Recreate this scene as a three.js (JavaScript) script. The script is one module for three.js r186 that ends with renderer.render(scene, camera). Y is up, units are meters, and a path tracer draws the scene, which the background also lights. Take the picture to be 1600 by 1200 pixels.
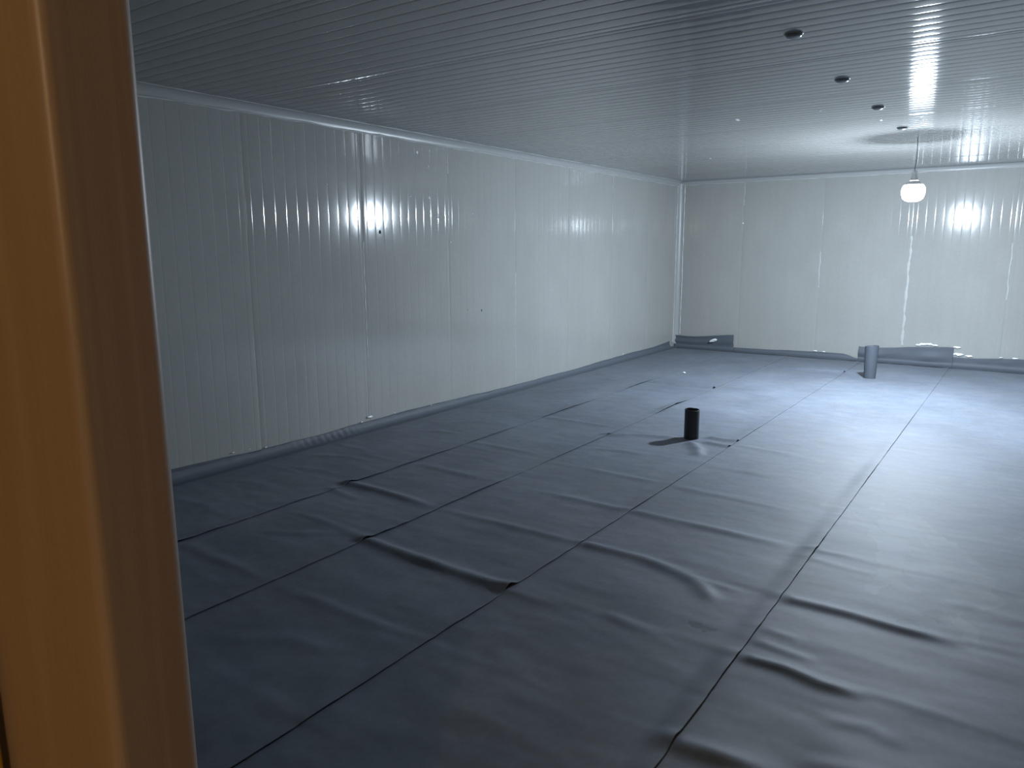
import * as THREE from 'three';
import { ImprovedNoise } from 'three/addons/math/ImprovedNoise.js';
import { RoundedBoxGeometry } from 'three/addons/geometries/RoundedBoxGeometry.js';
import { mergeGeometries } from 'three/addons/utils/BufferGeometryUtils.js';

// ---------------------------------------------------------------- camera, light, exposure
const scene = new THREE.Scene();
scene.background = new THREE.Color(0x000000);
const EYE = 1.55;
const camera = new THREE.PerspectiveCamera(2 * Math.atan(600 / 1160) * 180 / Math.PI, 4 / 3, 0.05, 60);
{
  const right = new THREE.Vector3(0.820429, -0.004154, -0.571733);
  const up = new THREE.Vector3(-0.098744, 0.983918, -0.148845);
  const back = new THREE.Vector3(0.563157, 0.178572, 0.806825);
  const m = new THREE.Matrix4().makeBasis(right, up, back);
  camera.quaternion.setFromRotationMatrix(m);
  camera.position.set(0, EYE, 0);
}
scene.add(camera);
const renderer = new THREE.WebGLRenderer({ antialias: true });
renderer.toneMapping = THREE.LinearToneMapping;
renderer.toneMappingExposure = 1.0;
renderer.shadowMap.enabled = true;

const BULB = new THREE.Vector3(-1.026, 2.082, -8.15);
const BULB_CD = 66;               // cold white LED bulb in the room
const LOBBY_LAMP = new THREE.Vector3(0.6, 2.3, 2.2);
const LOBBY_CD = 4.2;               // warm lamp in the lobby behind the camera

// ---------------------------------------------------------------- helpers
const noise = new ImprovedNoise();
const N = (x, y, z = 0.37) => noise.noise(x, y, z);
let seed = 12345;
const rnd = () => { seed = (seed * 1664525 + 1013904223) >>> 0; return seed / 4294967296; };
const clamp = (v, a, b) => Math.min(b, Math.max(a, v));
const sstep = (a, b, v) => { const t = clamp((v - a) / (b - a), 0, 1); return t * t * (3 - 2 * t); };
const lin = (r, g, b) => new THREE.Color().setRGB(r, g, b);
const taken = {};
function numbered(name) { const n = taken[name] = (taken[name] ?? -1) + 1; return n ? `${name}_${String(n).padStart(3, '0')}` : name; }
function mesh(name, geo, mat, parent) {
  const o = new THREE.Mesh(geo, mat); o.name = name; o.castShadow = true; o.receiveShadow = true; parent.add(o); return o;
}
function thing(name, label, category, pos = [0, 0, 0], group) {
  const o = new THREE.Group(); o.name = numbered(name); o.position.set(...pos); o.userData = { label, category };
  if (group) o.userData.group = group;
  scene.add(o); return o;
}
function structure(name, label, category) {
  const o = new THREE.Group(); o.name = name; o.userData = { label, category, kind: 'structure' }; scene.add(o); return o;
}
function box(x0, x1, y0, y1, z0, z1) {
  const g = new THREE.BoxGeometry(x1 - x0, y1 - y0, z1 - z0); g.translate((x0 + x1) / 2, (y0 + y1) / 2, (z0 + z1) / 2); return g;
}
function tube(points, radius, seg = 40, rad = 6, wobble = 0) {
  const c = new THREE.CatmullRomCurve3(points.map(p => new THREE.Vector3(...p)));
  const g = new THREE.TubeGeometry(c, seg, radius, rad, false);
  if (wobble) {
    const p = g.attributes.position, f = seg + 1, v = new THREE.Vector3(), ctr = new THREE.Vector3();
    for (let i = 0; i < f; i++) {
      c.getPointAt(i / seg, ctr);
      const k = 1 + wobble * N(i * 0.37, radius * 900, ctr.x + ctr.y + ctr.z);
      for (let j = 0; j <= rad; j++) { const q = i * (rad + 1) + j; v.fromBufferAttribute(p, q).sub(ctr).multiplyScalar(k).add(ctr); p.setXYZ(q, v.x, v.y, v.z); }
    }
    g.computeVertexNormals();
  }
  return g;
}
function blob(r, sx, sy, sz, s) {
  const g = new THREE.IcosahedronGeometry(r, 2), p = g.attributes.position;
  for (let i = 0; i < p.count; i++) {
    const x = p.getX(i), y = p.getY(i), z = p.getZ(i), k = 1 + 0.55 * N(x / r * 1.3 + s, y / r * 1.3, z / r * 1.3);
    p.setXYZ(i, x * k * sx, y * k * sy, z * k * sz);
  }
  g.computeVertexNormals(); return g;
}
// tileable value noise for the textures
function tileNoise(w, h, px, py, s) {
  const g = new Float32Array(px * py); let k = s >>> 0;
  for (let i = 0; i < g.length; i++) { k = (k * 1664525 + 1013904223) >>> 0; g[i] = k / 4294967296; }
  return (x, y) => {
    const u = x / w * px, v = y / h * py, i = Math.floor(u), j = Math.floor(v); let a = u - i, b = v - j;
    a = a * a * (3 - 2 * a); b = b * b * (3 - 2 * b);
    const q = (m, n) => g[((n % py) + py) % py * px + ((m % px) + px) % px];
    return (q(i, j) * (1 - a) + q(i + 1, j) * a) * (1 - b) + (q(i, j + 1) * (1 - a) + q(i + 1, j + 1) * a) * b;
  };
}
function dataTexture(w, h, fn, srgb) {
  const d = new Uint8Array(w * h * 4);
  for (let y = 0; y < h; y++) for (let x = 0; x < w; x++) {
    const c = fn(x, y), i = (y * w + x) * 4;
    d[i] = clamp(c[0], 0, 1) * 255; d[i + 1] = clamp(c[1], 0, 1) * 255; d[i + 2] = clamp(c[2], 0, 1) * 255; d[i + 3] = 255;
  }
  const t = new THREE.DataTexture(d, w, h); t.wrapS = t.wrapT = THREE.RepeatWrapping;
  t.magFilter = THREE.LinearFilter; t.minFilter = THREE.LinearMipmapLinearFilter; t.generateMipmaps = true;
  if (srgb) t.colorSpace = THREE.SRGBColorSpace;
  t.needsUpdate = true; return t;
}

// ---------------------------------------------------------------- dimensions (metres)
const XL = -4.66, XR = 3.9, ZB = -11.26, ZF = -0.46, CH = 2.57, PITCH = 1.127, RIB = PITCH / 11;

// ---------------------------------------------------------------- materials
const panelBump = (() => {
  const a = tileNoise(256, 256, 5, 4, 11), b = tileNoise(256, 256, 17, 13, 12), c = tileNoise(256, 256, 90, 90, 13);
  return dataTexture(256, 256, (x, y) => { const v = 0.6 * a(x, y) + 0.32 * b(x, y) + 0.03 * c(x, y); return [v, v, v]; });
})();
panelBump.repeat.set(0.5, 0.5);
const panelTone = (() => {            // dust film and wiped streaks on the white coated steel
  const a = tileNoise(512, 512, 40, 6, 21), b = tileNoise(512, 512, 120, 120, 22), c = tileNoise(512, 512, 9, 9, 23);
  return dataTexture(512, 512, (x, y) => { const v = 0.925 + 0.012 * a(x, y) + 0.015 * b(x, y) + 0.025 * c(x, y); return [v, v, v]; }, true);
})();
panelTone.repeat.set(0.42, 0.42);
const panelRough = (() => {
  const a = tileNoise(256, 256, 12, 9, 31), b = tileNoise(256, 256, 60, 60, 32);
  return dataTexture(256, 256, (x, y) => { const v = 0.72 + 0.18 * a(x, y) + 0.1 * b(x, y); return [v, v, v]; });
})();
panelRough.repeat.set(0.6, 0.6);
const M = {
  panel: new THREE.MeshPhysicalMaterial({ color: lin(0.405, 0.407, 0.385), roughness: 0.115, roughnessMap: panelRough, map: panelTone, bumpMap: panelBump, bumpScale: 0.0002, ior: 1.5 }),
  trim: new THREE.MeshPhysicalMaterial({ color: lin(0.37, 0.38, 0.375), roughness: 0.32, ior: 1.5 }),
  sealant: new THREE.MeshStandardMaterial({ color: lin(0.56, 0.57, 0.56), roughness: 0.35 }),
  joint: new THREE.MeshStandardMaterial({ color: lin(0.47, 0.475, 0.46), roughness: 0.5 }),
  smear: new THREE.MeshStandardMaterial({ color: lin(0.92, 0.92, 0.92), roughness: 0.25 }),
  speck: new THREE.MeshStandardMaterial({ color: lin(0.02, 0.02, 0.02), roughness: 0.7 }),
  core: new THREE.MeshStandardMaterial({ color: lin(0.35, 0.33, 0.26), roughness: 0.9 }),
  concrete: new THREE.MeshStandardMaterial({ color: lin(0.12, 0.12, 0.12), roughness: 0.95 }),
  blackPipe: new THREE.MeshStandardMaterial({ color: lin(0.018, 0.021, 0.024), roughness: 0.5 }),
  greyPipe: new THREE.MeshStandardMaterial({ color: lin(0.07, 0.081, 0.098), roughness: 0.55 }),
  cap: new THREE.MeshPhysicalMaterial({ color: lin(0.17, 0.175, 0.18), roughness: 0.18 }),
  cable: new THREE.MeshStandardMaterial({ color: lin(0.1, 0.1, 0.11), roughness: 0.6 }),
  socket: new THREE.MeshStandardMaterial({ color: lin(0.7, 0.7, 0.7), roughness: 0.4 }),
  glow: new THREE.MeshStandardMaterial({ color: lin(0.9, 0.9, 0.9), emissive: lin(0.8, 0.9, 1), emissiveIntensity: 30, roughness: 0.5 }),
  warmGlow: new THREE.MeshStandardMaterial({ color: lin(0.9, 0.85, 0.7), emissive: lin(1, 0.68, 0.36), emissiveIntensity: 20, roughness: 0.5 }),
  lobby: new THREE.MeshStandardMaterial({ color: lin(0.42, 0.38, 0.32), roughness: 0.9 }),
};
M.ceilingPanel = M.panel.clone(); M.ceilingPanel.roughness = 0.075;
// floor liner: dark blue grey membrane, scuffed, with dried water marks and a few damp spots
const UX = 5.2, UZ = 11.6;
const linerTex = (() => {
  const w = 1024, h = 2048;
  const a = tileNoise(w, h, 14, 30, 41), b = tileNoise(w, h, 60, 260, 42), c = tileNoise(w, h, 300, 600, 43), e = tileNoise(w, h, 40, 90, 44);
  const spots = [   // x, z, rx, rz, change (dried mud lighter and warmer, damp darker)
    [-0.235, -3.42, 0.055, 0.045, -0.3], [-0.13, -3.47, 0.035, 0.03, -0.2], [-0.31, -3.28, 0.06, 0.035, -0.28], [-0.99, -2.78, 0.07, 0.045, -0.35],
  ];
  const arcs = [    // dried tide marks: polylines in x, z with half width
    { p: [[-0.9, -4.62], [-0.62, -4.36], [-0.47, -4.2], [-0.43, -3.95], [-0.42, -3.75], [-0.48, -3.52]], r: 0.05, k: 0.24 },
    { p: [[-0.62, -4.75], [-0.36, -4.5], [-0.22, -4.25], [-0.12, -3.9], [-0.08, -3.7]], r: 0.11, k: 0.16 },
    { p: [[-0.52, -4.5], [-0.42, -4.3], [-0.33, -4.1], [-0.3, -3.9]], r: 0.09, k: 0.18 },
    { p: [[-0.38, -3.75], [-0.28, -3.6], [-0.14, -3.52], [-0.05, -3.35], [-0.09, -3.22]], r: 0.045, k: 0.15 },
  ];
  const segd = (x, z, p) => { let d = 9; for (let i = 0; i + 1 < p.length; i++) { const [ax, az] = p[i], [bx, bz] = p[i + 1], vx = bx - ax, vz = bz - az; const t = clamp(((x - ax) * vx + (z - az) * vz) / (vx * vx + vz * vz), 0, 1); d = Math.min(d, Math.hypot(x - ax - vx * t, z - az - vz * t)); } return d; };
  return dataTexture(w, h, (px, py) => {
    const x = -4.8 + px / w * UX, z = -py / h * UZ;
    let v = 0.86 + 0.10 * (a(px, py) - 0.5) + 0.07 * (b(px, py) - 0.5) + 0.05 * (c(px, py) - 0.5), warm = 0.03 * (e(px, py) - 0.5);
    const jx = x + 0.09 * (e(px, py) - 0.5) + 0.03 * (b(px, py) - 0.5), jz = z + 0.12 * (e(py * 0.7, px) - 0.5) + 0.04 * (c(px, py) - 0.5);
    if (x > -1.2 && z < -2.6 && z > -5) {
      for (const s of spots) { const q = Math.hypot((jx - s[0]) / s[2], (jz - s[1]) / s[3]); v += s[4] * (1 - sstep(0.7, 1.05, q)) * 0.6; }
      for (const s of arcs) { const d = segd(jx, jz, s.p), k = (1 - sstep(s.r * 0.75, s.r, d)) * s.k; const q = k * (0.25 + 0.75 * sstep(0.25, 0.7, 0.5 * b(px, py) + 0.5 * e(px, py))); v += q * 0.75; warm += q * 0.3; }
    }
    return [v + warm, v + warm * 0.4, v - warm * 0.6];
  }, true);
})();
linerTex.wrapS = linerTex.wrapT = THREE.ClampToEdgeWrapping;
M.liner = new THREE.MeshPhysicalMaterial({ color: lin(0.188, 0.214, 0.258), map: linerTex, roughness: 0.63, ior: 1.54 });
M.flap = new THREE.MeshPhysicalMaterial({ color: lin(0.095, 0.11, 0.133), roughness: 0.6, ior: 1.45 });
const brownTex = (() => {
  const a = tileNoise(256, 512, 12, 5, 51), b = tileNoise(256, 512, 90, 20, 52);
  return dataTexture(256, 512, (x, y) => { const v = 0.84 + 0.06 * (a(x, y) - 0.5) + 0.03 * (b(x, y) - 0.5); return [v, v, v]; }, true);
})();
M.frame = new THREE.MeshPhysicalMaterial({ color: lin(0.42, 0.31, 0.23), map: brownTex, roughness: 0.42 });
M.leaf = new THREE.MeshPhysicalMaterial({ color: lin(0.75, 0.52, 0.08), map: brownTex, roughness: 0.4 });

// ---------------------------------------------------------------- ribbed sandwich panels
// local: u (width) along +x from 0 to w, length along +y from 0 to len, face towards +z, body towards -z
const panelCache = {};
function panelGeometry(w, len, first, GD = 0.0005, GW = 0.011, crown = 0.00022, thick = 0.1) {
  const key = [w.toFixed(4), len.toFixed(3), first.toFixed(4), GD, GW, crown, thick].join();
  if (panelCache[key]) return panelCache[key];
  const pts = [];
  pts.push([0.0001, -0.008], [0.0001, -0.0004], [0.002, 0]);
  for (let g = first; g < w - 0.012; g += RIB) if (g > 0.012) for (let i = 0; i <= 10; i++) { const t = i / 10; pts.push([g + (t - 0.5) * GW, -GD * 0.5 * (1 - Math.cos(2 * Math.PI * t))]); if (i === 10 && crown && g + RIB < w - 0.012) for (let q = 1; q < 8; q++) { const e = q / 8; pts.push([g + GW / 2 + (RIB - GW) * e, crown * 4 * e * (1 - e)]); } }
  pts.push([w - 0.002, 0], [w - 0.0001, -0.0004], [w - 0.0001, -0.008]);
  const P = [], Nn = [], U = [], I = [];
  const n = pts.length, nrm = [];
  for (let i = 0; i < n; i++) {
    const a = pts[Math.max(0, i - 1)], b = pts[Math.min(n - 1, i + 1)], p = pts[i];
    let da = Math.atan2(p[1] - a[1], p[0] - a[0]), db = Math.atan2(b[1] - p[1], b[0] - p[0]);
    let t = i === 0 ? db : i === n - 1 ? da : (!crown && Math.abs(da) < 0.02 && i > 3 && i < n - 4) ? da : (!crown && Math.abs(db) < 0.02 && i > 3 && i < n - 4) ? db : (da + db) / 2;
    nrm.push([-Math.sin(t), Math.cos(t)]);
  }
  for (let i = 0; i < n; i++) for (let k = 0; k < 2; k++) {
    P.push(pts[i][0], k * len, pts[i][1]); Nn.push(nrm[i][0], 0, nrm[i][1]); U.push(pts[i][0], k * len);
  }
  for (let i = 0; i + 1 < n; i++) { const a = i * 2, b = a + 2; I.push(a, b, b + 1, a, b + 1, a + 1); }
  const front = new THREE.BufferGeometry();
  front.setAttribute('position', new THREE.Float32BufferAttribute(P, 3)); front.setAttribute('normal', new THREE.Float32BufferAttribute(Nn, 3));
  front.setAttribute('uv', new THREE.Float32BufferAttribute(U, 2)); front.setIndex(I);
  const body = box(0.001, w - 0.001, 0, len, -thick, -0.008);
  return panelCache[key] = mergeGeometries([front, body]);
}
function placePanel(parent, geo, ux, ly, nz, origin, mat = M.panel) {
  const o = mesh('panel', geo, mat, parent);
  const m = new THREE.Matrix4().makeBasis(new THREE.Vector3(...ux), new THREE.Vector3(...ly), new THREE.Vector3(...nz));
  o.quaternion.setFromRotationMatrix(m); o.position.set(...origin); return o;
}
const wallLeft = structure('wall_left', 'white ribbed insulated panel wall on the left with the blurred lamp reflection', 'wall');
const wallBack = structure('wall_back', 'white ribbed insulated panel wall at the far end behind the lamp', 'wall');
const wallRight = structure('wall_right', 'white ribbed insulated panel wall on the right side of the cold room', 'wall');
const ceiling = structure('ceiling', 'white ribbed panel ceiling with fine crosswise grooves', 'ceiling');
const gStd = panelGeometry(PITCH, CH, RIB / 2);
for (let k = 0; k < 10; k++) {                 // joints at ZB + k * PITCH
  const w = k < 9 ? PITCH : (ZF - ZB) - 9 * PITCH, g = k < 9 ? gStd : panelGeometry(w, CH, RIB / 2);
  placePanel(wallLeft, g, [0, 0, -1], [0, 1, 0], [1, 0, 0], [XL, 0, ZB + k * PITCH + w]);
  placePanel(wallRight, g, [0, 0, 1], [0, 1, 0], [-1, 0, 0], [XR, 0, ZB + k * PITCH]);
  placePanel(ceiling, panelGeometry(w, XR - XL, RIB / 2, 0.0013, 0.013, 0.0006), [0, 0, -1], [1, 0, 0], [0, -1, 0], [XL, CH, ZB + k * PITCH + w], M.ceilingPanel);
}
const backJoints = [XL, -1.39 - 2 * PITCH, -1.39 - PITCH, -1.39, -1.39 + PITCH, -1.39 + 2 * PITCH, -1.39 + 3 * PITCH, -1.39 + 4 * PITCH, XR];
for (let i = 0; i + 1 < backJoints.length; i++) {
  const a = backJoints[i], w = backJoints[i + 1] - a;
  placePanel(wallBack, panelGeometry(w, CH, i === 0 ? w - 9.5 * RIB : RIB / 2), [1, 0, 0], [0, 1, 0], [0, 0, 1], [a, 0, ZB]);
}

// front wall with the doorway (the camera stands just outside it)
const DX0 = -0.8, DX1 = 0.42, DH = 2.32;
const wallFront = structure('wall_front', 'white panel wall around the doorway beside the camera', 'wall');
mesh('panel', box(XL - 0.1, DX0 - 0.02, 0, CH, ZF, ZF + 0.09), M.panel, wallFront);
mesh('panel', box(DX1 + 0.02, XR + 0.1, 0, CH, ZF, ZF + 0.09), M.panel, wallFront);
mesh('panel', box(DX0 - 0.02, DX1 + 0.02, DH + 0.02, CH, ZF, ZF + 0.09), M.panel, wallFront);
const floorBase = structure('floor', 'bare dark floor slab under the grey liner sheets', 'floor');
mesh('slab', box(XL - 0.1, XR + 0.1, -0.15, 0, ZB - 0.1, ZF), M.concrete, floorBase);

// lobby outside the doorway, where the camera and the warm lamp are
const LZ = 3.2, LX0 = -2.6, LX1 = 2.2, LH = 2.8;
const s1 = structure('floor_lobby', 'concrete floor outside the doorway', 'floor'); mesh('slab', box(LX0, LX1, -0.15, 0, ZF + 0.0, LZ), M.lobby, s1);
const s2 = structure('ceiling_lobby', 'plain ceiling outside the doorway', 'ceiling'); mesh('slab', box(LX0 - 0.1, LX1 + 0.1, LH, LH + 0.12, ZF + 0.09, LZ + 0.1), M.lobby, s2);
const s3 = structure('wall_lobby_left', 'plain wall on the left outside the doorway', 'wall'); mesh('slab', box(LX0 - 0.1, LX0, 0, LH, ZF + 0.09, LZ), M.lobby, s3);
const s4 = structure('wall_lobby_right', 'plain wall on the right outside the doorway', 'wall'); mesh('slab', box(LX1, LX1 + 0.1, 0, LH, ZF + 0.09, LZ), M.lobby, s4);
const s5 = structure('wall_lobby_back', 'plain wall behind the camera outside the doorway', 'wall'); mesh('slab', box(LX0 - 0.1, LX1 + 0.1, 0, LH, LZ, LZ + 0.1), M.lobby, s5);
const s6 = structure('wall_lobby_front', 'plain wall above the doorway panels outside', 'wall'); mesh('slab', box(LX0 - 0.1, LX1 + 0.1, CH, LH, ZF, ZF + 0.09), M.lobby, s6);

// ---------------------------------------------------------------- trims and sealant
function coveGeometry(len, a, b) {             // quarter cove swept along +x: a down the wall (-y), b out along the ceiling (+z)
  const n = 6, P = [], I = [], U = [];
  for (let k = 0; k < 2; k++) for (let i = 0; i <= n; i++) { const t = i / n * Math.PI / 2; P.push(k * len, -a * (1 - Math.sin(t)) , b * (1 - Math.cos(t)) + 0.002); U.push(k * len, t); }
  for (let i = 0; i < n; i++) { const p = i, q = n + 1 + i; I.push(p, q, q + 1, p, q + 1, p + 1); }
  const g = new THREE.BufferGeometry(); g.setAttribute('position', new THREE.Float32BufferAttribute(P, 3)); g.setAttribute('uv', new THREE.Float32BufferAttribute(U, 2)); g.setIndex(I); g.computeVertexNormals();
  return g;
}
function beadLine(parent, from, to, r, seg, jitter, axis, flat = null, mat = M.sealant) {
  const pts = []; for (let i = 0; i <= seg; i++) { const t = i / seg, p = from.map((v, j) => v + (to[j] - v) * t); p[axis] += jitter * N(i * 0.53, from[0] + from[2], 7.1); pts.push(p); }
  const g = tube(pts, r, seg * 3, 6, 0.9);
  if (flat !== null) { const p = g.attributes.position; for (let i = 0; i < p.count; i++) { const v = p.getComponent(i, flat); p.setComponent(i, flat, from[flat] + (v - from[flat]) * 0.16); } g.computeVertexNormals(); }
  mesh('sealant_bead', g, mat, parent);
}
const trimA = structure('trim_1', 'pale cove trim between the left wall and the ceiling', 'trim');
{
  const c = mesh('cove', coveGeometry(ZF - ZB, 0.068, 0.05), M.trim, trimA); c.rotation.y = Math.PI / 2; c.position.set(XL, CH - 0.001, ZF);
  beadLine(trimA, [XL + 0.004, CH - 0.07, ZF - 0.02], [XL + 0.004, CH - 0.07, ZB + 0.05], 0.0075, 90, 0.012, 1);
  beadLine(trimA, [XL + 0.05, CH - 0.003, ZF - 0.02], [XL + 0.05, CH - 0.003, ZB + 0.05], 0.003, 60, 0.006, 0);
}
const trimB = structure('trim_2', 'pale cove trim between the far wall and the ceiling', 'trim');
{
  const c = mesh('cove', coveGeometry(XR - XL, 0.05, 0.045), M.trim, trimB); c.position.set(XL, CH - 0.001, ZB);
  beadLine(trimB, [XL + 0.05, CH - 0.054, ZB + 0.004], [XR - 0.02, CH - 0.054, ZB + 0.004], 0.007, 60, 0.006, 1);
}
const trimC = structure('trim_3', 'upright cove trim in the far left corner', 'trim');
{
  const n = 6, sh = []; for (let i = 0; i <= n; i++) { const t = i / n * Math.PI / 2; sh.push([0.075 * (1 - Math.sin(t)), 0.075 * (1 - Math.cos(t))]); }
  const P = [], I = [], U = []; for (const y of [0.05, CH - 0.03]) for (const [a, b] of sh) { P.push(XL + 0.003 + a, y, ZB + 0.003 + b); U.push(a, y); }
  for (let i = 0; i < n; i++) { const p = i, q = n + 1 + i; I.push(p, p + 1, q + 1, p, q + 1, q); }
  const g = new THREE.BufferGeometry(); g.setAttribute('position', new THREE.Float32BufferAttribute(P, 3)); g.setAttribute('uv', new THREE.Float32BufferAttribute(U, 2)); g.setIndex(I); g.computeVertexNormals();
  mesh('cove', g, M.trim, trimC);
  beadLine(trimC, [XL + 0.085, 0.2, ZB + 0.004], [XL + 0.085, CH - 0.06, ZB + 0.004], 0.009, 26, 0.006, 0);
  beadLine(trimC, [XL + 0.004, 0.08, ZB + 0.085], [XL + 0.004, CH - 0.07, ZB + 0.085], 0.006, 26, 0.006, 2);
}
const trimD = structure('trim_4', 'pale cove trim between the right wall and the ceiling', 'trim');
{ const c = mesh('cove', coveGeometry(ZF - ZB, 0.06, 0.05), M.trim, trimD); c.rotation.y = -Math.PI / 2; c.position.set(XR, CH - 0.001, ZB); }
// sealed panel joints that show as pale lines
const jz = k => ZB + k * PITCH;
beadLine(wallLeft, [XL + 0.001, 0.1, jz(6)], [XL + 0.001, 1.62, jz(6)], 0.006, 24, 0.008, 2, 0, M.joint);
beadLine(wallLeft, [XL + 0.001, 0.09, jz(4)], [XL + 0.001, 1.3, jz(4)], 0.0055, 20, 0.008, 2, 0, M.joint);
beadLine(wallLeft, [XL + 0.001, 2.26, jz(5)], [XL + 0.001, 2.49, jz(5)], 0.005, 8, 0.01, 2, 0, M.joint);
beadLine(wallLeft, [XL + 0.001, 2.28, jz(2)], [XL + 0.001, 2.49, jz(2)], 0.004, 8, 0.01, 2, 0, M.joint);
beadLine(wallLeft, [XL + 0.001, 1.72, jz(7)], [XL + 0.001, 1.95, jz(7)], 0.003, 8, 0.01, 2, 0, M.joint);
beadLine(wallBack, [-1.39, 0.25, ZB + 0.001], [-1.39, 1.7, ZB + 0.001], 0.014, 24, 0.012, 0, 2, M.joint);
beadLine(wallBack, [-1.39 - 2 * PITCH, 2.18, ZB + 0.001], [-1.39 - 2 * PITCH, 2.5, ZB + 0.001], 0.007, 8, 0.012, 0, 2, M.joint);
beadLine(wallBack, [-1.39 - PITCH, 1.0, ZB + 0.001], [-1.39 - PITCH, 1.5, ZB + 0.001], 0.006, 10, 0.012, 0, 2, M.joint);
beadLine(wallBack, [-1.39 + PITCH, 0.9, ZB + 0.001], [-1.39 + PITCH, 1.6, ZB + 0.001], 0.006, 10, 0.012, 0, 2, M.joint);
// smears and blobs of sealant, small dark specks
function smear(parent, name, x, y, z, r, s, m) { const o = mesh(name, blob(r, ...s, x * 3 + z * 7 + y), m, parent); o.position.set(x, y, z); return o; }
for (const [y, z, r] of [[0.082, -3.4, 0.008], [0.105, -3.12, 0.008], [0.1, -3.26, 0.004], [0.112, -4.49, 0.02], [0.085, -4.39, 0.008], [0.09, -4.8, 0.006], [0.075, -5.3, 0.005], [0.09, -9.4, 0.01]])
  smear(wallLeft, 'sealant_smear', XL + 0.01, y, z, r, [0.35, 0.45, 1.5], M.smear);
for (const [y, z, r, a] of [[2.06, -4.13, 0.005, 1.2], [1.86, -5.47, 0.012, 2.2], [2.02, -5.35, 0.008, 1.6], [2.02, -5.1, 0.006, 1], [2.41, -5.2, 0.018, 0.7], [1.9, -6.0, 0.005, 1], [2.3, -5.35, 0.006, 2], [1.62, -5.65, 0.005, 1.5]])
  smear(wallLeft, 'sealant_smear', XL + 0.002, y, z, r, [0.25, a, 0.7], M.smear);
for (const [y, z, r] of [[1.7, -4.7, 0.012], [0.93, -6.13, 0.008], [0.95, -5.9, 0.004]]) smear(wallLeft, 'dark_speck', XL + 0.002, y, z, r, [0.4, 1.3, 0.8], M.speck);
for (const [x, y, r] of [[-1.19, 0.262, 0.022], [-1.13, 0.275, 0.03], [-1.06, 0.28, 0.03], [-0.99, 0.27, 0.022], [-0.74, 0.262, 0.024], [-0.72, 0.17, 0.034], [-0.6, 0.157, 0.024], [-0.1, 0.165, 0.018], [-2.5, 0.085, 0.016], [-2.38, 0.082, 0.013], [-0.25, 0.165, 0.012]])
  smear(wallBack, 'sealant_smear', x, y, ZB + 0.014, r, [1.6, 0.5, 0.35], M.smear);
for (const [x, z, r, a] of [[-2.09, -6.18, 0.024, 2], [-1.45, -6.15, 0.018, 1], [-1.72, -5.9, 0.01, 1], [-1.15, -6.9, 0.014, 2], [-3.2, -8.6, 0.012, 1]]) smear(ceiling, 'sealant_smear', x, CH - 0.002, z, r, [0.6, 0.15, a], M.smear);

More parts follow.
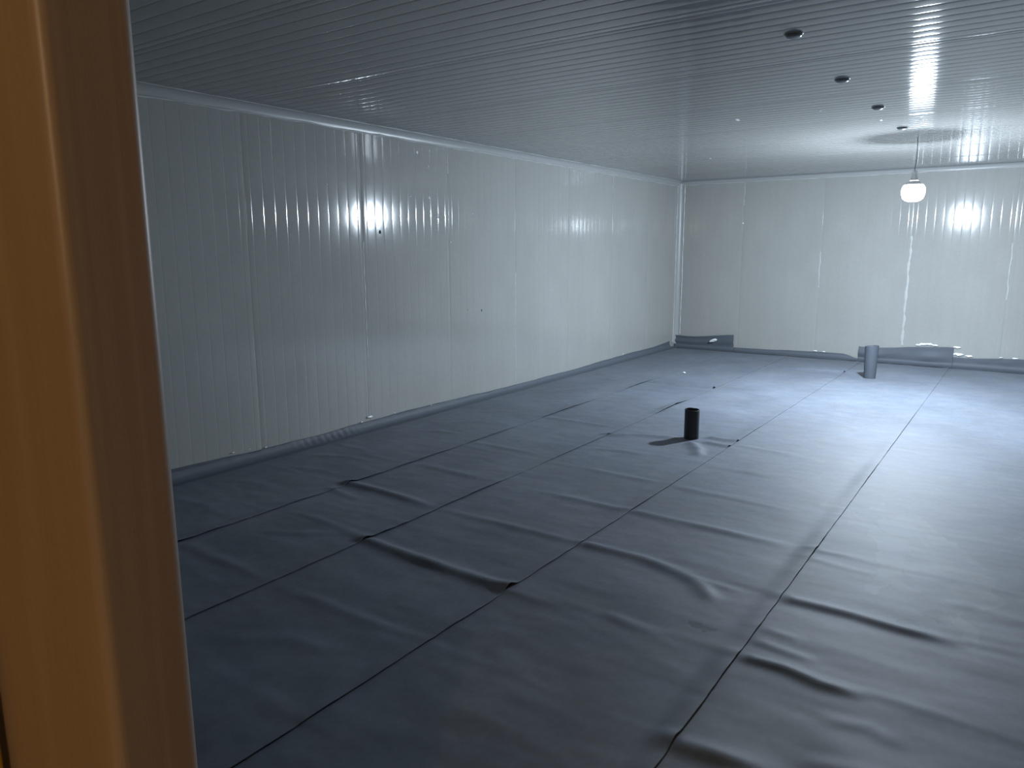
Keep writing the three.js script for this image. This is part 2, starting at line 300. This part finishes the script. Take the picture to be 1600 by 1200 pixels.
// ---------------------------------------------------------------- floor liner sheets
// ridge: polyline in x, z; height; half width; taper length at each end
const ridges = {
  0: [
    [[[-4.5, -3.93], [-4.38, -4.15], [-4.3, -4.4], [-4.22, -4.7]], 0.022, 0.05, 0.12, 0.25],
    [[[-4.55, -3.95], [-4.2, -3.95], [-3.95, -3.9]], 0.014, 0.05, 0.1, 0.2],
    [[[-4.5, -5.5], [-4.4, -5.9], [-4.1, -6.3], [-3.75, -6.5]], 0.016, 0.06, 0.2, 0.2],
    [[[-4.4, -6.6], [-4.25, -7.0], [-3.9, -7.4]], 0.012, 0.06, 0.2, 0.2],
    [[[-4.2, -6.2], [-4.1, -6.9], [-3.8, -7.1]], 0.01, 0.05, 0.2, 0.2],
    [[[-4.45, -4.9], [-4.0, -5.25], [-3.7, -5.3]], 0.01, 0.05, 0.2, 0.2],
    [[[-4.5, -2.9], [-4.1, -2.95], [-3.8, -2.9]], 0.008, 0.06, 0.2, 0.2],
    [[[-4.4, -3.3], [-4.0, -3.4], [-3.7, -3.4]], 0.008, 0.05, 0.2, 0.2],
    [[[-4.55, -4.25], [-4.5, -4.45], [-4.3, -4.6]], 0.014, 0.035, 0.1, 0.1],
    [[[-4.5, -7.6], [-4.2, -8.1], [-3.9, -8.3]], 0.012, 0.06, 0.2, 0.2],
    [[[-4.45, -3.6], [-4.15, -3.75], [-3.8, -3.78]], 0.012, 0.04, 0.1, 0.2],
    [[[-4.45, -4.55], [-4.1, -4.75], [-3.75, -4.78]], 0.012, 0.045, 0.1, 0.2],
    [[[-4.45, -5.2], [-4.3, -5.55], [-3.95, -5.8]], 0.015, 0.05, 0.1, 0.2],
    [[[-4.4, -2.45], [-4.05, -2.5], [-3.75, -2.42]], 0.01, 0.05, 0.1, 0.2],
  ],
  1: [
    [[[-3.7, -3.3], [-3.32, -3.3], [-2.82, -3.27]], 0.042, 0.05, 0.0, 0.35],
    [[[-3.66, -3.16], [-3.45, -3.12], [-3.3, -3.1]], 0.016, 0.04, 0.0, 0.15],
    [[[-3.58, -2.72], [-3.2, -2.72], [-2.82, -2.68]], 0.014, 0.045, 0.25, 0.1],
    [[[-3.45, -2.38], [-3.25, -2.5], [-3.0, -2.66]], 0.011, 0.045, 0.15, 0.1],
    [[[-3.6, -2.08], [-3.2, -2.06], [-2.9, -2.05]], 0.014, 0.05, 0.05, 0.3],
    [[[-3.63, -4.62], [-3.2, -4.62], [-2.9, -4.62]], 0.016, 0.045, 0.05, 0.3],
    [[[-3.63, -3.92], [-3.2, -3.9], [-2.95, -3.9]], 0.012, 0.045, 0.1, 0.25],
    [[[-3.63, -5.72], [-3.2, -5.72], [-2.85, -5.72]], 0.015, 0.045, 0.1, 0.2],
    [[[-3.6, -7.98], [-3.2, -7.98], [-2.78, -7.98]], 0.06, 0.05, 0.1, 0.0],
  ],
  2: [
    [[[-2.86, -2.66], [-2.5, -2.63], [-2.2, -2.62], [-1.8, -2.62]], 0.045, 0.055, 0.08, 0.0],
    [[[-2.82, -3.27], [-2.4, -3.27], [-1.88, -3.27]], 0.015, 0.05, 0.4, 0.1],
    [[[-2.5, -3.87], [-2.2, -3.87], [-1.85, -3.86]], 0.02, 0.05, 0.25, 0.05],
    [[[-2.6, -4.5], [-2.3, -4.48], [-1.9, -4.46]], 0.012, 0.045, 0.2, 0.1],
    [[[-2.83, -5.42], [-2.6, -5.58], [-2.26, -5.68]], 0.036, 0.05, 0.05, 0.1],
    [[[-2.14, -5.82], [-1.82, -5.83]], 0.045, 0.04, 0.1, 0.0],
    [[[-2.1, -5.67], [-1.82, -5.62]], 0.045, 0.04, 0.1, 0.0],
    [[[-2.16, -5.6], [-2.02, -5.42], [-1.93, -5.2]], 0.045, 0.055, 0.04, 0.12],
    [[[-2.75, -5.0], [-2.5, -5.05], [-2.2, -5.05]], 0.014, 0.045, 0.1, 0.2],
    [[[-2.65, -9.9], [-2.2, -9.92], [-1.8, -9.93]], 0.06, 0.055, 0.4, 0.0],
    [[[-2.6, -1.6], [-2.3, -1.75], [-2.0, -1.8]], 0.01, 0.06, 0.2, 0.2],
    [[[-2.7, -2.05], [-2.3, -2.02], [-1.95, -2.04]], 0.007, 0.05, 0.2, 0.2],
  ],
  3: [
    [[[-1.85, -3.27], [-1.5, -3.28], [-1.25, -3.22], [-1.12, -3.14], [-1.0, -2.98]], 0.026, 0.05, 0.05, 0.15],
    [[[-1.25, -3.22], [-1.05, -3.2], [-0.9, -3.2]], 0.014, 0.04, 0.1, 0.15],
    [[[-1.85, -3.88], [-1.4, -3.87], [-0.8, -3.84]], 0.02, 0.05, 0.05, 0.3],
    [[[-1.85, -4.46], [-1.4, -4.44], [-0.95, -4.42]], 0.014, 0.05, 0.1, 0.3],
    [[[-1.84, -2.6], [-1.65, -2.6], [-1.5, -2.6]], 0.013, 0.045, 0.0, 0.2],
    [[[-1.42, -2.68], [-1.25, -2.63], [-1.0, -2.6]], 0.016, 0.05, 0.12, 0.2],
    [[[-1.7, -2.2], [-1.5, -2.12], [-1.3, -2.05]], 0.01, 0.06, 0.15, 0.2],
    [[[-1.85, -5.05], [-1.5, -5.05], [-1.2, -5.05]], 0.01, 0.05, 0.1, 0.3],
    [[[-1.85, -5.72], [-1.5, -5.68], [-1.1, -5.6]], 0.012, 0.05, 0.1, 0.3],
  ],
  4: [
    [[[-0.8, -3.235], [-0.5, -3.24], [-0.3, -3.22], [-0.05, -3.22]], 0.034, 0.046, 0.06, 0.22],
    [[[-0.8, -2.64], [-0.62, -2.65], [-0.48, -2.62], [-0.3, -2.63]], 0.034, 0.042, 0.06, 0.15],
    [[[-0.8, -2.8], [-0.65, -2.78], [-0.5, -2.76]], 0.018, 0.04, 0.06, 0.12],
    [[[-0.8, -2.92], [-0.7, -2.9], [-0.6, -2.9]], 0.01, 0.035, 0.06, 0.08],
    [[[-0.82, -2.02], [-0.66, -2.04], [-0.45, -2.08]], 0.036, 0.055, 0.05, 0.25],
    [[[-0.5, -2.16], [-0.25, -2.2], [0.1, -2.15]], 0.02, 0.06, 0.15, 0.2],
    [[[-0.48, -2.4], [-0.3, -2.46], [-0.16, -2.4]], 0.016, 0.05, 0.1, 0.1],
    [[[-0.15, -2.3], [0.05, -2.2], [0.2, -2.15]], 0.016, 0.05, 0.1, 0.1],
    [[[-0.8, -3.88], [-0.66, -3.9], [-0.5, -3.9]], 0.014, 0.04, 0.03, 0.2],
    [[[-0.8, -3.76], [-0.6, -3.74], [-0.35, -3.72]], 0.01, 0.04, 0.03, 0.25],
    [[[-0.2, -3.62], [0.0, -3.6], [0.2, -3.55]], 0.008, 0.05, 0.1, 0.1],
    [[[-0.8, -6.9], [-0.6, -6.9], [-0.4, -6.88]], 0.012, 0.04, 0.03, 0.2],
  ], 5: [], 6: [],
};
const EDGE = [XL, -3.63, -2.82, -1.845, -0.795, 0.262, 1.32, XR];
const RIDGE = 0.52;
function ridgeHeight(list, x, z) {
  let h = 0;
  for (const [p, A, s, t0, t1] of list) {
    const last = p[p.length - 1];
    let d2 = 9, along = 0, acc = 0, total = 0;
    let zlo = 9, zhi = -99; for (const q of p) { if (q[1] < zlo) zlo = q[1]; if (q[1] > zhi) zhi = q[1]; }
    if (z < zlo - 4 * s || z > zhi + 4 * s || x < p[0][0] - 0.3 || x > last[0] + 0.3) continue;
    for (let i = 0; i + 1 < p.length; i++) {
      const [ax, az] = p[i], [bx, bz] = p[i + 1], vx = bx - ax, vz = bz - az, L = Math.hypot(vx, vz);
      const t = clamp(((x - ax) * vx + (z - az) * vz) / (L * L), 0, 1), d = Math.hypot(x - ax - vx * t, z - az - vz * t);
      if (d < d2) { d2 = d; along = acc + t * L; } acc += L;
    }
    total = acc;
    const w = (t0 > 0 ? sstep(0, t0, along) : 1) * (t1 > 0 ? sstep(0, t1, total - along) : 1);
    const q = d2 / (s * 0.74); if (q < 3.5) h += RIDGE * A * w * Math.exp(-q * q * 0.9) * (0.85 + 0.3 * N(x * 3, z * 3, 4));
  }
  return h;
}
function sheetNoise(k, x, z) {
  const near = sstep(-5.5, -2.2, z);
  let h = 0.0022 * N(x * 2.3 + k * 5, z * 7, 1.5) + 0.0011 * N(x * 6 + k, z * 17, 2.5);
  h += 0.0035 * (0.5 + near) * N(x * 1.6, z * 3.2 + k * 3, 8.5) + 0.003 * near * N(x * 3.2, z * 6, 3.3);
  if (k === 4) h += 0.007 * sstep(-2.9, -2.1, z) * N(x * 3.4, z * 5.5, 9.1);
  for (let c = 0; c < 17; c++) { const zc = -2.05 - 0.61 * (c - 1); const d = (z - zc - 0.02 * N(x * 2, c, 6)) / 0.03; if (Math.abs(d) < 3) h += 0.0035 * (0.5 + 0.5 * N(x * 1.7, c * 3.3 + k * 1.7, 5)) * Math.exp(-d * d); }
  return h + 0.006;
}
const own = (k, x, z) => sheetNoise(k, x, z) + ridgeHeight(ridges[k], x, z);
const lips = {                                    // stretches where the edge gapes: z from, z to, height
  0: [[-1.5, -2.5, 0.012], [-2.4, -3.2, 0.006], [-3.25, -3.6, 0.012], [-3.5, -4.45, 0.009], [-4.55, -5.25, 0.008], [-5.65, -6.65, 0.012], [-7.35, -8.1, 0.014]],
  1: [[-0.8, -1.9, 0.007], [-1.7, -2.6, 0.005], [-2.6, -3.0, 0.013], [-2.9, -3.45, 0.006], [-3.3, -3.95, 0.009], [-4.4, -5.6, 0.005], [-6.4, -7.2, 0.02]],
  2: [[-0.7, -2.0, 0.008], [-1.9, -2.55, 0.007], [-2.7, -3.25, 0.005], [-3.3, -3.85, 0.004], [-3.85, -4.2, 0.008], [-4.1, -4.8, 0.003], [-5.85, -6.5, 0.004]],
  3: [[-0.7, -1.6, 0.004], [-1.7, -2.7, 0.009], [-2.6, -3.3, 0.004], [-3.2, -3.9, 0.004], [-3.75, -4.2, 0.007], [-4.1, -5.2, 0.003], [-5.1, -5.8, 0.006], [-5.9, -7.0, 0.004], [-6.6, -8.0, 0.005]],
};
function lipLift(k, z) {                         // how far the free right edge of sheet k stands off the sheet below
  const next = ridgeHeight(ridges[k + 1], EDGE[k + 1] + 0.015, z);
  let l = 0.0015;
  for (const [z0, z1, amp] of lips[k] || []) { const c = (z0 + z1) / 2, d = (z - c) / (Math.abs(z1 - z0) / 2); if (Math.abs(d) < 1) l += amp * Math.pow(1 - d * d, 0.7) * (0.8 + 0.35 * N(z * 6, k * 3.1, 2.2)); }
  return l + next;
}
function sheetHeightAt(k, x, z) {
  const xl = EDGE[k], xr = EDGE[k + 1];
  let h = own(k, x, z);
  if (k > 0 && x < xl - 0.002) { const f = sstep(xl - 0.03, xl - 0.002, x); h = 0.003 + (h - 0.003) * (0.3 + 0.7 * f); }
  if (k < 6 && x > xr - 0.1) {
    const s = sstep(xr - 0.1, xr, x), nx = own(k + 1, xr + 0.01, z) - ridgeHeight(ridges[k + 1], xr + 0.01, z);
    h = h * (1 - s) + s * (ridgeHeight(ridges[k], x, z) + nx + 0.0025 + lipLift(k, z));
  }
  return Math.max(h, 0.0035);
}
function wallTop(z) { return 0.075 + 0.012 * N(z * 0.9, 1.1) + 0.006 * N(z * 4, 2.1) + 0.02 * sstep(-3.6, -2.6, z) + 0.03 * sstep(-10.3, -11.2, z) - 0.022 * sstep(-5, -6.5, z) * (1 - sstep(-8, -9.5, z)); }
function sheetGeometry(k, upturn = false) {
  const zs = [], xs = []; let z = ZF - 0.02; const zEnd = ZB + 0.215, coarse = k > 4;
  while (z > zEnd) { zs.push(z); z -= coarse ? 0.05 : 0.013 + 0.0035 * Math.max(0, -z - 3); } zs.push(zEnd);
  const x0 = k === 0 ? XL + 0.108 : k > 4 ? EDGE[k] + 0.005 : EDGE[k] - 0.03, x1 = k < 6 ? EDGE[k + 1] + 0.002 : XR - 0.01;
  const rows = [];                              // each column: function of z -> [x, y, nx, ny]
  const nx = Math.max(2, Math.round((x1 - x0) / (coarse ? 0.05 : 0.02)));
  if (upturn) {
    const R = 0.065, up = 4, arc = 6;
    for (let i = 0; i < up; i++) rows.push(zz => { const H = Math.max(wallTop(zz), R * 0.6), y = H + (Math.min(R, H * 0.85) - H) * i / up, w = 0.004 * N(zz * 5, y * 12, 3); return [XL + 0.006 + Math.abs(w), y, 1, 0]; });
    for (let i = 0; i < arc; i++) rows.push(zz => { const r = Math.min(R, Math.max(wallTop(zz), R * 0.6) * 0.85), t = i / arc * Math.PI / 2, fold = 0.012 * sstep(-3.5, -3.9, zz) * (1 - sstep(-4.2, -4.5, zz)) * Math.sin(zz * 46) * Math.sin(t * 2), w = 0.006 * N(zz * 6, i * 0.3, 5); return [XL + 0.006 + R * (1 - Math.cos(t)) + Math.abs(w) + Math.abs(fold), 0.006 + r * (1 - Math.sin(t)) + (r > 0 ? 0 : 0), Math.cos(t), Math.sin(t)]; });
  }
  if (upturn) for (const x of [XL + 0.071, XL + 0.088, XL + 0.104]) rows.push(zz => [x, 0.0075 + 0.002 * N(x * 9, zz * 7, 2), 0, 1]);
  else for (let i = 0; i <= nx; i++) { const x = x0 + (x1 - x0) * i / nx; rows.push(zz => [x, k === 0 ? 0.006 + (sheetHeightAt(k, x, zz) - 0.006) * sstep(0, 0.12, x - x0 + 0.001) : sheetHeightAt(k, x, zz), 0, 1]); }
  const nr = rows.length, nz = zs.length, P = [], U = [], I = [], T = 0.0025;
  for (let side = 0; side < 2; side++) for (let j = 0; j < nz; j++) for (let i = 0; i < nr; i++) {
    const [x, y, ax, ay] = rows[i](zs[j]), e = i === nr - 1 && k < 6 && !upturn ? 0.0025 * N(zs[j] * 9, k * 3.3, 1) * sstep(-8, -5, zs[j]) : 0;
    P.push(x + e - side * T * ax, y - side * T * ay, zs[j]); U.push((x + 4.8) / UX, -zs[j] / UZ);
  }
  const id = (s, j, i) => (s * nz + j) * nr + i;
  for (let j = 0; j + 1 < nz; j++) for (let i = 0; i + 1 < nr; i++) {
    const a = id(0, j, i), b = id(0, j, i + 1), c = id(0, j + 1, i + 1), d = id(0, j + 1, i); I.push(a, b, c, a, c, d);
    const e = id(1, j, i), f = id(1, j, i + 1), g = id(1, j + 1, i + 1), h = id(1, j + 1, i); I.push(e, g, f, e, h, g);
  }
  const rim = (pairs) => { for (let q = 0; q + 1 < pairs.length; q++) { const base = P.length / 3; for (const [j, i] of [pairs[q], pairs[q + 1]]) for (const s of [0, 1]) { const o = id(s, j, i); P.push(P[o * 3], P[o * 3 + 1], P[o * 3 + 2]); U.push(U[o * 2], U[o * 2 + 1]); } I.push(base, base + 1, base + 3, base, base + 3, base + 2); } };
  rim(zs.map((_, j) => [j, nr - 1])); rim(zs.map((_, j) => [j, 0]).reverse());
  rim(rows.map((_, i) => [0, i])); rim(rows.map((_, i) => [nz - 1, i]).reverse());
  const g = new THREE.BufferGeometry(); g.setAttribute('position', new THREE.Float32BufferAttribute(P, 3)); g.setAttribute('uv', new THREE.Float32BufferAttribute(U, 2)); g.setIndex(I); g.computeVertexNormals();
  return g;
}
{
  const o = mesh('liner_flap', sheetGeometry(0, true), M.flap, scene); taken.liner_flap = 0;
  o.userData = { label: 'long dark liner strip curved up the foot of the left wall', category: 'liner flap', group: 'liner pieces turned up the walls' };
}
const sheetLabels = [
  'creased grey floor liner sheet lying along the left wall',
  'narrow grey floor liner sheet, second strip from the left wall',
  'grey floor liner sheet that the black pipe stub stands through',
  'wide grey floor liner sheet between the black pipe and the longest dark seam',
  'grey floor liner sheet with dried tide marks, right of the longest dark seam',
  'flat grey floor liner sheet to the right of the water-marked strip',
  'flat grey floor liner sheet along the foot of the right wall',
];
for (let k = 0; k < 7; k++) {
  const o = mesh(numbered('liner_sheet'), sheetGeometry(k), M.liner, scene);
  o.userData = { label: sheetLabels[k], category: 'floor sheet', group: 'grey liner sheets on the floor' };
}

// ---------------------------------------------------------------- liner pieces turned up the far wall
function flapGeometry(x0, x1, top, foot, off, bulge) {
  const nx = Math.max(8, Math.round((x1 - x0) / 0.02)), prof = 14, P = [], U = [], I = [], T = 0.003;
  for (let side = 0; side < 2; side++) for (let i = 0; i <= nx; i++) {
    const x = x0 + (x1 - x0) * i / nx, H = Math.max(0.02, top(x)), R = Math.min(0.05, H * 0.7);
    for (let j = 0; j <= prof; j++) {
      let y, zz, ny, nzv; const t = j / prof;
      if (t < 0.25) { const q = t / 0.25; zz = off + R + foot * (1 - q); y = 0.009 + 0.003 * N(x * 9, q * 2, 3); ny = 1; nzv = 0; }
      else if (t < 0.65) { const a = (t - 0.25) / 0.4 * Math.PI / 2; zz = off + R * (1 - Math.sin(a)); y = 0.009 + R * (1 - Math.cos(a)); ny = Math.cos(a); nzv = Math.sin(a); }
      else { const q = (t - 0.65) / 0.35; zz = off; y = 0.009 + R + (H - R - 0.009) * q; ny = 0; nzv = 1; }
      const w = bulge(x, y, H); zz += w;
      P.push(x, y - side * T * ny, ZB + zz - side * T * nzv); U.push(x, t * 0.3);
    }
  }
  const id = (s, i, j) => (s * (nx + 1) + i) * (prof + 1) + j;
  for (let i = 0; i < nx; i++) for (let j = 0; j < prof; j++) {
    const a = id(0, i, j), b = id(0, i + 1, j), c = id(0, i + 1, j + 1), d = id(0, i, j + 1); I.push(a, b, c, a, c, d);
    const e = id(1, i, j), f = id(1, i + 1, j), g = id(1, i + 1, j + 1), h = id(1, i, j + 1); I.push(e, g, f, e, h, g);
  }
  for (let i = 0; i < nx; i++) I.push(id(0, i, prof), id(0, i + 1, prof), id(1, i + 1, prof), id(0, i, prof), id(1, i + 1, prof), id(1, i, prof));
  for (let j = 0; j < prof; j++) { I.push(id(0, 0, j), id(0, 0, j + 1), id(1, 0, j + 1), id(0, 0, j), id(1, 0, j + 1), id(1, 0, j)); I.push(id(0, nx, j), id(1, nx, j + 1), id(0, nx, j + 1), id(0, nx, j), id(1, nx, j), id(1, nx, j + 1)); }
  const g = new THREE.BufferGeometry(); g.setAttribute('position', new THREE.Float32BufferAttribute(P, 3)); g.setAttribute('uv', new THREE.Float32BufferAttribute(U, 2)); g.setIndex(I); g.computeVertexNormals();
  return g;
}
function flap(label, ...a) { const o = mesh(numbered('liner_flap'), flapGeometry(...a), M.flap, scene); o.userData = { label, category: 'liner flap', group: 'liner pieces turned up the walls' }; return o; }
flap('tall grey liner flap folded up in the far left corner', XL + 0.012, -3.692, x => 0.185 + 0.06 * sstep(-4.5, -3.69, x) - 0.012 * Math.sin((x + 4.58) / 0.9 * Math.PI), 0.14, 0.016,
  (x, y, H) => 0.02 * Math.exp(-Math.pow((y - H * 0.52) / 0.025, 2)) + 0.014 * sstep(0.12, 0.2, y) + 0.003 * N(x * 6, y * 12, 1));
flap('long low grey liner flap between the two taller flaps', -3.688, -1.925, x => 0.05 + 0.025 * sstep(-3.6, -2.3, x) + 0.004 * N(x * 5, 1) - 0.06 * sstep(-2.15, -1.88, x), 0.145, 0.008,
  (x, y, H) => 0.006 * Math.abs(N(x * 4, y * 15, 2)) + 0.012 * sstep(-2.25, -1.88, x));
flap('tall wavy grey liner flap behind the grey pipe stub', -1.92, -0.775, x => 0.19 + 0.065 * sstep(-1.9, -0.8, x) + 0.008 * N(x * 4, 3.3), 0.13, 0.016,
  (x, y, H) => 0.03 * (0.5 + N(x * 3.1, y * 3, 4)) * sstep(0.03, 0.09, y) * (1 - sstep(0.11, 0.19, y)));
flap('low grey liner flap running right from the wavy flap', -0.772, XR - 0.02, x => 0.13 + 0.025 * sstep(-0.7, 0, x) + 0.006 * N(x * 4, 6.3), 0.145, 0.008,
  (x, y, H) => 0.006 * Math.abs(N(x * 4, y * 15, 7)));

// ---------------------------------------------------------------- pipe stubs
function pipeGeometry(r, t, h, tilt) {
  const p = [[r - t, 0], [r - t, h - 0.002], [r - t * 0.6, h], [r - t * 0.3, h], [r, h - 0.003], [r, 0]].map(a => new THREE.Vector2(...a));
  const g = new THREE.LatheGeometry(p.reverse(), 40), q = g.attributes.position;
  for (let i = 0; i < q.count; i++) { const x = q.getX(i), y = q.getY(i), z = q.getZ(i); q.setXYZ(i, x, y > h * 0.5 ? y + x * tilt + 0.002 * N(x * 40, z * 40) : y, z); }
  g.computeVertexNormals(); return g;
}
for (const [k, x, z, r, h, tilt, mat, label] of [
  [2, -2.2, -5.74, 0.06, 0.245, -0.05, M.blackPipe, 'short black open pipe standing up through the floor liner'],
  [3, -1.51, -9.68, 0.066, 0.39, 0.1, M.greyPipe, 'grey pipe stub standing in front of the wavy flap']]) {
  const g = pipeGeometry(r, 0.006, h, tilt);
  if (mat === M.greyPipe) { const p = g.attributes.position; for (let i = 0; i < p.count; i++) { const f = 1 + 0.16 * p.getY(i) / h; p.setX(i, p.getX(i) * f); p.setZ(i, p.getZ(i) * f); } g.computeVertexNormals(); }   // the far stub widens towards its mouth
  const o = mesh(numbered('pipe_stub'), g, mat, scene);
  let y = 0; for (let i = 0; i < 12; i++) y += sheetHeightAt(k, x + r * Math.cos(i / 6 * Math.PI), z + r * Math.sin(i / 6 * Math.PI)) / 12;
  o.position.set(x, y - 0.001, z); o.userData = { label, category: 'pipe' };
}

// ---------------------------------------------------------------- hanger caps on the ceiling
const capProfile = [[0, 0], [0.049, 0], [0.05, -0.003], [0.046, -0.009], [0.036, -0.015], [0.02, -0.019], [0, -0.0205]].map(a => new THREE.Vector2(...a));
const capGeo = new THREE.LatheGeometry(capProfile.slice().reverse(), 40).scale(0.86, 1.1, 0.86);
const capText = ['nearest and largest dark round cap on the ceiling', 'second nearest dark round cap on the ceiling', 'third dark round cap on the ceiling, before the farthest one', 'farthest and smallest dark round cap on the ceiling, nearest the lamp'];
[[-1.073, -3.931], [-1.09, -5.121], [-1.068, -6.253], [-1.062, -7.417]].forEach(([x, z], i) => {
  const t = thing('ceiling_cap', capText[i], 'ceiling cap', [x, CH, z], 'row of dark caps along the ceiling');
  mesh('dome', capGeo, M.cap, t);
  const ring = new THREE.TorusGeometry(0.043, 0.002, 8, 40); ring.rotateX(Math.PI / 2); const r = mesh('rim', ring, M.trim, t); r.position.y = -0.0015;
});

// ---------------------------------------------------------------- hanging lamp
{
  const t = thing('hanging_lamp', 'bright white LED bulb hanging on a cord below the ceiling', 'lamp', [BULB.x, CH, BULB.z]);
  const dy = BULB.y - CH;
  mesh('cord', tube([[0.0, 0, 0], [0.004, dy * 0.4, 0.003], [-0.003, dy * 0.62, 0], [0, dy + 0.18, 0]], 0.003, 24, 8), M.cable, t);
  const R = 0.09;                                // diffuser radius; the housing covers its upper half
  const sp = [[0, 0.185], [0.014, 0.185], [0.024, 0.175], [0.025, 0.12], [0.03, 0.115], [0.034, 0.088], [0, 0.088]].map(a => new THREE.Vector2(a[0], a[1]));
  const s = mesh('socket', new THREE.LatheGeometry(sp.reverse(), 32), M.socket, t); s.position.y = dy;
  const hp = []; for (let i = 0; i <= 10; i++) { const q = i / 10 * Math.PI / 2; hp.push(new THREE.Vector2((R + 0.004) * Math.sin(q), 0.003 + (R + 0.005) * Math.cos(q))); }
  hp.push(new THREE.Vector2(R + 0.002, 0.003));
  const b = mesh('bulb_housing', new THREE.LatheGeometry(hp.reverse(), 48), M.socket, t); b.position.y = dy;
  const D = R + 0.012, gp = [[0, 0.062], [D * 0.6, 0.062], [D * 0.82, 0.052], [D * 0.97, 0.025], [D, 0], [D * 0.97, -0.04], [D * 0.86, -0.072], [D * 0.62, -0.092], [D * 0.3, -0.102], [0, -0.104]].map(a => new THREE.Vector2(...a));
  const g = mesh('diffuser', new THREE.LatheGeometry(gp.reverse(), 48), M.glow, t); g.position.y = dy;
  const l = new THREE.PointLight(lin(0.73, 0.855, 1.0), BULB_CD, 0, 2); l.position.set(0, dy, 0); l.castShadow = true; l.shadow.radius = 4; l.name = 'lamp_light';
  t.add(l);
}

// ---------------------------------------------------------------- scraps
{
  const a = mesh('foam_scrap', blob(0.035, 1.7, 0.6, 0.7, 3), M.smear, scene); a.position.set(-3.99, 0.145, ZB + 0.07); a.rotation.z = 0.3; a.userData = { label: 'white crumpled foam scrap stuck on the corner flap', category: 'scrap' };
  const b = mesh('foam_scrap_001', blob(0.016, 1.2, 0.6, 1, 5), M.smear, scene); b.position.set(-3.5, 0.014, -8.8); b.userData = { label: 'tiny white foam crumb on the grey floor liner', category: 'scrap' };
}

// ---------------------------------------------------------------- door frame beside the camera
{
  const d = structure('door_1', 'brown painted door frame close to the camera', 'door frame');
  const jamb = (x0, x1, y0, y1) => { const g = new RoundedBoxGeometry(x1 - x0, y1 - y0, 0.1, 4, 0.014); g.translate((x0 + x1) / 2, (y0 + y1) / 2, -0.41); return g; };
  const left = jamb(DX0 - 0.42, DX0, 0, DH + 0.1);
  mesh('jamb', left, M.frame, d);
  mesh('jamb', jamb(DX1, DX1 + 0.2, 0, DH + 0.1), M.frame, d);
  mesh('head', jamb(DX0, DX1, DH, DH + 0.1), M.frame, d);
  const leaf = new RoundedBoxGeometry(0.05, 2.28, 0.7, 3, 0.006); leaf.translate(-1.131, 1.16, 0.0);
  mesh('door_leaf', leaf, M.leaf, d).userData = { label: 'yellow open door leaf edge' };
}
{
  const t = thing('lobby_lamp', 'warm round lamp on the ceiling outside the doorway', 'lamp', [LOBBY_LAMP.x, LH, LOBBY_LAMP.z]);
  const dy = LOBBY_LAMP.y - LH;
  mesh('cord', tube([[0, 0, 0], [0, dy * 0.5, 0.002], [0, dy + 0.06, 0]], 0.004, 12, 8), M.cable, t);
  const g = mesh('bulb', new THREE.SphereGeometry(0.06, 32, 20), M.warmGlow, t); g.position.y = dy;
  const l = new THREE.PointLight(lin(1, 0.68, 0.36), LOBBY_CD, 0, 2); l.position.set(0, dy, 0); l.castShadow = true; l.shadow.radius = 2.5; l.name = 'lobby_light'; t.add(l);
}

renderer.render(scene, camera);
